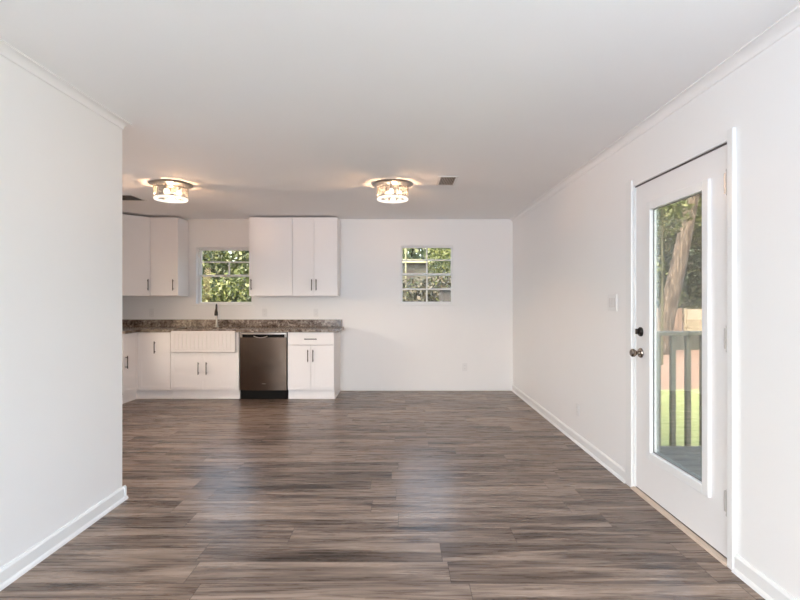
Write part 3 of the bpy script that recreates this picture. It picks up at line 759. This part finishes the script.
random.seed(11)
def leaves(name, blobs, n, size, m, parent=None, seed=0, base=None):
    """scattered folded leaves filling ellipsoid blobs (cx,cy,cz,rx,ry,rz)."""
    rd = random.Random(seed); V = []; Fc = []
    off = world_off(parent) if parent else Vector(base or (0, 0, 0))
    vol = [b[3]*b[4]*b[5] for b in blobs]
    for i in range(n):
        b = rd.choices(blobs, vol)[0]
        while True:
            p = Vector((rd.uniform(-1, 1), rd.uniform(-1, 1), rd.uniform(-1, 1)))
            if 0.35 < p.length < 1.0: break
        if rd.random() < 0.5: p = p.normalized()*rd.uniform(0.85, 1.08)
        c = Vector((b[0]+p.x*b[3], b[1]+p.y*b[4], b[2]+p.z*b[5]))-off
        d = (p.normalized()+Vector((rd.uniform(-1, 1), rd.uniform(-1, 1), rd.uniform(-.9, .5)))).normalized()
        s_ = size*rd.uniform(0.6, 1.3)
        u = d.cross(Vector((rd.uniform(-1, 1), rd.uniform(-1, 1), rd.uniform(-1, 1)))).normalized(); w_ = d.cross(u)
        k0 = len(V)
        V += [c, c+u*s_*0.5+w_*s_*0.28+d*s_*0.06, c+u*s_*1.1, c+u*s_*0.5-w_*s_*0.28+d*s_*0.06]
        Fc.append((k0, k0+1, k0+2, k0+3))
    me = bpy.data.meshes.new(name); me.from_pydata([tuple(v) for v in V], [], Fc); me.materials.append(m)
    o = bpy.data.objects.new(name, me); col.objects.link(o)
    if parent: o.parent = parent
    return o
def tree(name, cat, loc, label, blobs, n, size, m, trunk, seed, group=None):
    group = group or ('trees beyond the windows and door' if cat == 'tree' else 'shrubs outside the back windows')
    r = empty(name, loc, label, cat, group)
    tm = MB()
    for pts, rad in trunk: tm.tube(pts, rad, 14)
    tm.build('trunk' if cat == 'tree' else 'stem', BARK, r, smooth=True)
    leaves('foliage', blobs, n, size, m, r, seed)
    return r
def straight(x, y, h, r0): return [([(x, y, G), (x+0.03, y, G+h*0.5), (x, y, G+h)], [r0, r0*0.8, r0*0.5])]

# kitchen window view
tree('garden_shrub', 'shrub', (-3.9, 9.9, G), 'bright broad-leaved shrub pressed close outside the kitchen window',
     [(-4.2, 9.8, 1.0, 0.8, 0.5, 0.75), (-3.2, 9.9, 1.05, 0.75, 0.5, 0.85), (-3.8, 10.0, 0.4, 1.3, 0.6, 1.0), (-4.9, 10.0, 0.8, 0.6, 0.5, 0.8)], 9500, 0.105, LEAF_BRIGHT,
     straight(-3.9, 9.9, 1.4, 0.06), 1)
tree('shade_tree', 'tree', (-5.0, 13.5, G), 'dark leafy tree behind the shrub outside the kitchen window',
     [(-5.0, 13.5, 2.1, 1.7, 1.0, 1.5), (-6.3, 13.8, 1.6, 1.2, 0.9, 1.4), (-3.7, 13.9, 2.0, 1.1, 0.9, 1.3), (-5, 13.9, 0.5, 2.2, 0.8, 1.1)], 11000, 0.14, LEAF_MID,
     straight(-5.0, 13.5, 2.6, 0.12), 2)
tree('evergreen_tree', 'tree', (-5.5, 16.5, G), 'deep green evergreen seen furthest back through the kitchen window',
     [(-6.0, 16.5, 1.6, 2.0, 1.0, 2.3), (-8.0, 17.0, 1.4, 1.8, 1.0, 2.0), (-3.9, 16.8, 1.2, 1.1, 1.0, 2.0)], 10000, 0.22, LEAF_DARK,
     straight(-5.5, 16.5, 3.6, 0.15), 3)
# grid window view
nh = empty('neighbour_house', (-2.2, 24, G), 'grey boarded house with pale roof edge seen through the grid window', 'house')
MB().box(-6.5, 1.35, 24, 29, G, 3.12).build('wall', GREYW, nh)
MB().box(-6.8, 1.65, 23.6, 29.4, 3.12, 3.30, 0.02).build('roof_edge', PALE, nh)
m = MB(); m.prism([(23.6, 3.30), (29.4, 3.30), (26.5, 3.42)], 'X', -6.8, 1.65); m.build('roof', ROOFM, nh)
for a in (-4.0, 0.2):
    w_ = MB().box(a, a+0.5, 23.97, 24.0, 1.75, 2.85).build('window', GREYW, nh)
    MB().box(a+0.06, a+0.44, 23.96, 23.975, 1.82, 2.78).build('pane', DARKBOX, w_)
pp = empty('garden_pole', (0.118, 13, G), 'thin pale upright pole outside at left of the grid window', 'pole')
MB().cyl((0.132, 13, G), (0.132, 13, 3.4), 0.022).build('shaft', mat('weathered_pole', (0.11, 0.115, 0.07, 1), 0.7, noise=0.1), pp, smooth=True)
MB().sphere((0.132, 13, 3.42), 0.035).build('finial', PALE, pp, smooth=True)
sb = empty('storage_box', (1.6, 9.6, G), 'charcoal boarded storage box outside low at right of the grid window', 'storage box')
MB().box(0.80, 2.4, 9.2, 10.0, G, 1.47, 0.01).build('cabinet', DARKBOX, sb)
MB().box(0.77, 2.43, 9.16, 10.04, 1.472, 1.50, 0.006).build('lid', DARKBOX, sb)
tree('flowering_shrub', 'shrub', (0.4, 11, G), 'loose shrub with dry pinkish leaves outside the grid window',
     [(0.2, 11, 1.05, 0.8, 0.5, 0.72), (0.95, 11.2, 1.1, 0.7, 0.5, 0.78), (-0.7, 11.1, 0.9, 0.7, 0.5, 0.8), (0.2, 11.2, 0.2, 1.3, 0.5, 0.7)], 7500, 0.10, LEAF_PINK,
     straight(0.4, 11, 1.2, 0.05), 4)
tree('garden_tree', 'tree', (1.9, 15, G), 'yellow green tree filling the upper right of the grid window',
     [(1.75, 15, 2.7, 0.95, 0.6, 0.9), (2.6, 15, 2.0, 0.9, 0.6, 1.2), (1.6, 15.2, 1.6, 0.7, 0.6, 0.7)], 7500, 0.11, LEAF_BRIGHT,
     straight(1.9, 15, 2.6, 0.08), 5)
tree('evergreen_tree', 'tree', (1.0, 35, G), 'dark evergreen rising behind the grey neighbouring house',
     [(1.0, 35, 3.2, 3.2, 1.4, 2.8), (-3.5, 36, 3.4, 3.2, 1.4, 2.6), (5.0, 36, 2.8, 3.0, 1.4, 3.2)], 9000, 0.5, LEAF_DARK,
     straight(1.0, 35, 4.5, 0.25), 6)
tree('low_shrub', 'shrub', (0.3, 17.4, G), 'dark low shrub standing in front of the grey neighbouring house',
     [(0.2, 17.4, 0.6, 1.3, 0.5, 1.35), (1.4, 17.5, 0.6, 0.5, 0.5, 1.5), (-1.4, 17.5, 0.5, 0.7, 0.5, 1.2)], 5000, 0.17, LEAF_DARK,
     straight(0.3, 17.4, 1.2, 0.08), 7)
# door view
tx, ty = 9.42, 17.0
r_ = empty('leaning_pine', (tx, ty, G), 'thick rough-barked tree trunk leaning right beyond the porch railing', 'tree')
tm = MB(); tp = []; tr_ = []
for i in range(15):
    u = i/14; z = G+u*9.0
    tp.append((tx-0.34+(z-G)*0.190+0.03*(z-G)**1.15+0.06*math.sin(u*7), ty+0.05*math.sin(u*9), z)); tr_.append(0.31-0.16*u+(0.14 if i == 0 else 0.03 if i == 1 else 0))
tm.tube(tp, tr_, 24); tm.build('trunk', BARK, r_, smooth=True)
tm = MB(); tm.tube([(tx+1.15, ty, 5.0), (tx+1.9, ty+0.4, 6.4), (tx+2.6, ty+0.5, 7.2)], [0.11, 0.08, 0.04], 10); tm.build('branch', BARK, r_, smooth=True)
leaves('foliage', [(tx+1.2, ty+0.2, 7.0, 2.2, 1.4, 1.5), (tx-0.2, ty+0.6, 5.9, 1.2, 1.0, 0.7)], 5000, 0.2, LEAF_BRIGHT, r_, 8)
r_ = empty('young_tree', (7.58, 14, G), 'slim pale sapling left of the leaning trunk beyond the railing', 'tree')
MB().tube([(7.60, 14, G), (7.62, 14, 1.5), (7.61, 14, 4.4)], [0.045, 0.036, 0.02], 10).build('trunk', mat('pale_bark', (0.05, 0.052, 0.03, 1), 0.9, noise=0.2), r_, smooth=True)
leaves('foliage', [(7.6, 14, 3.9, 0.8, 0.6, 0.7), (7.4, 14, 2.2, 0.35, 0.3, 0.4)], 900, 0.13, LEAF_BRIGHT, r_, 9)
rw = empty('retaining_wall', (11, 18.4, G), 'low grey garden wall behind the leaning trunk', 'garden wall')
MB().box(3.6, 20, 18.2, 18.6, G, 0.02, 0.01).build('blocks', STONE, rw)
MB().box(3.55, 20.05, 18.16, 18.64, 0.021, 0.06, 0.008).build('coping', STONE, rw)
fe = empty('board_fence', (7, 19.5, G), 'reddish brown board fence behind the low grey wall', 'fence')
m = MB(); x = 2.0; rd = random.Random(5)
while x < 11.42:
    m.box(x, x+0.135, 19.5, 19.52, G, 0.93+rd.uniform(-0.03, 0.03)); x += 0.16
m.build('boards', FENCEW, fe)
MB().box(2, 11.5, 19.521, 19.56, 0.6, 0.68).build('rail', FENCEW, fe)
for i in range(5): MB().box(2.0+i*2.34, 2.09+i*2.34, 19.561, 19.65, G, 0.95).build('post', FENCEW, fe)
cw = empty('cream_fence', (15, 19.5, G), 'pale cream fence panel right of the leaning trunk', 'fence')
MB().box(11.62, 20, 19.5, 19.54, G, 0.92, 0.005).build('panel', CREAM, cw)
for i in range(4): MB().box(11.55+i*2.6, 11.64+i*2.6, 19.541, 19.64, G, 0.95).build('post', CREAM, cw)
tree('garden_tree', 'tree', (12.5, 24, G), 'tall light green tree behind the leaning trunk',
     [(12.5, 24, 5.3, 2.6, 1.2, 1.6), (14.8, 24, 5.6, 1.8, 1.2, 1.8), (11.2, 24, 4.2, 1.4, 1.2, 1.3)], 9000, 0.24, LEAF_BRIGHT, straight(12.5, 24, 5.5, 0.14), 10)
tree('evergreen_tree', 'tree', (13.2, 26.5, G), 'dark green tree rising behind the board fence',
     [(12.4, 26.5, 2.2, 2.0, 1.2, 2.3), (14.8, 26.5, 2.0, 1.9, 1.2, 2.1), (17.5, 26.5, 2.4, 1.8, 1.2, 2.6)], 9000, 0.26, LEAF_DARK, straight(13.2, 26.5, 3.5, 0.2), 11)
tree('shade_tree', 'tree', (15, 31, G), 'broad mid green tree furthest back beyond the fence',
     [(14.0, 31, 4.5, 3.2, 1.4, 3.4), (18.5, 31, 4.5, 3.4, 1.4, 3.2)], 9000, 0.36, LEAF_MID, straight(15, 31, 5.5, 0.25), 12)
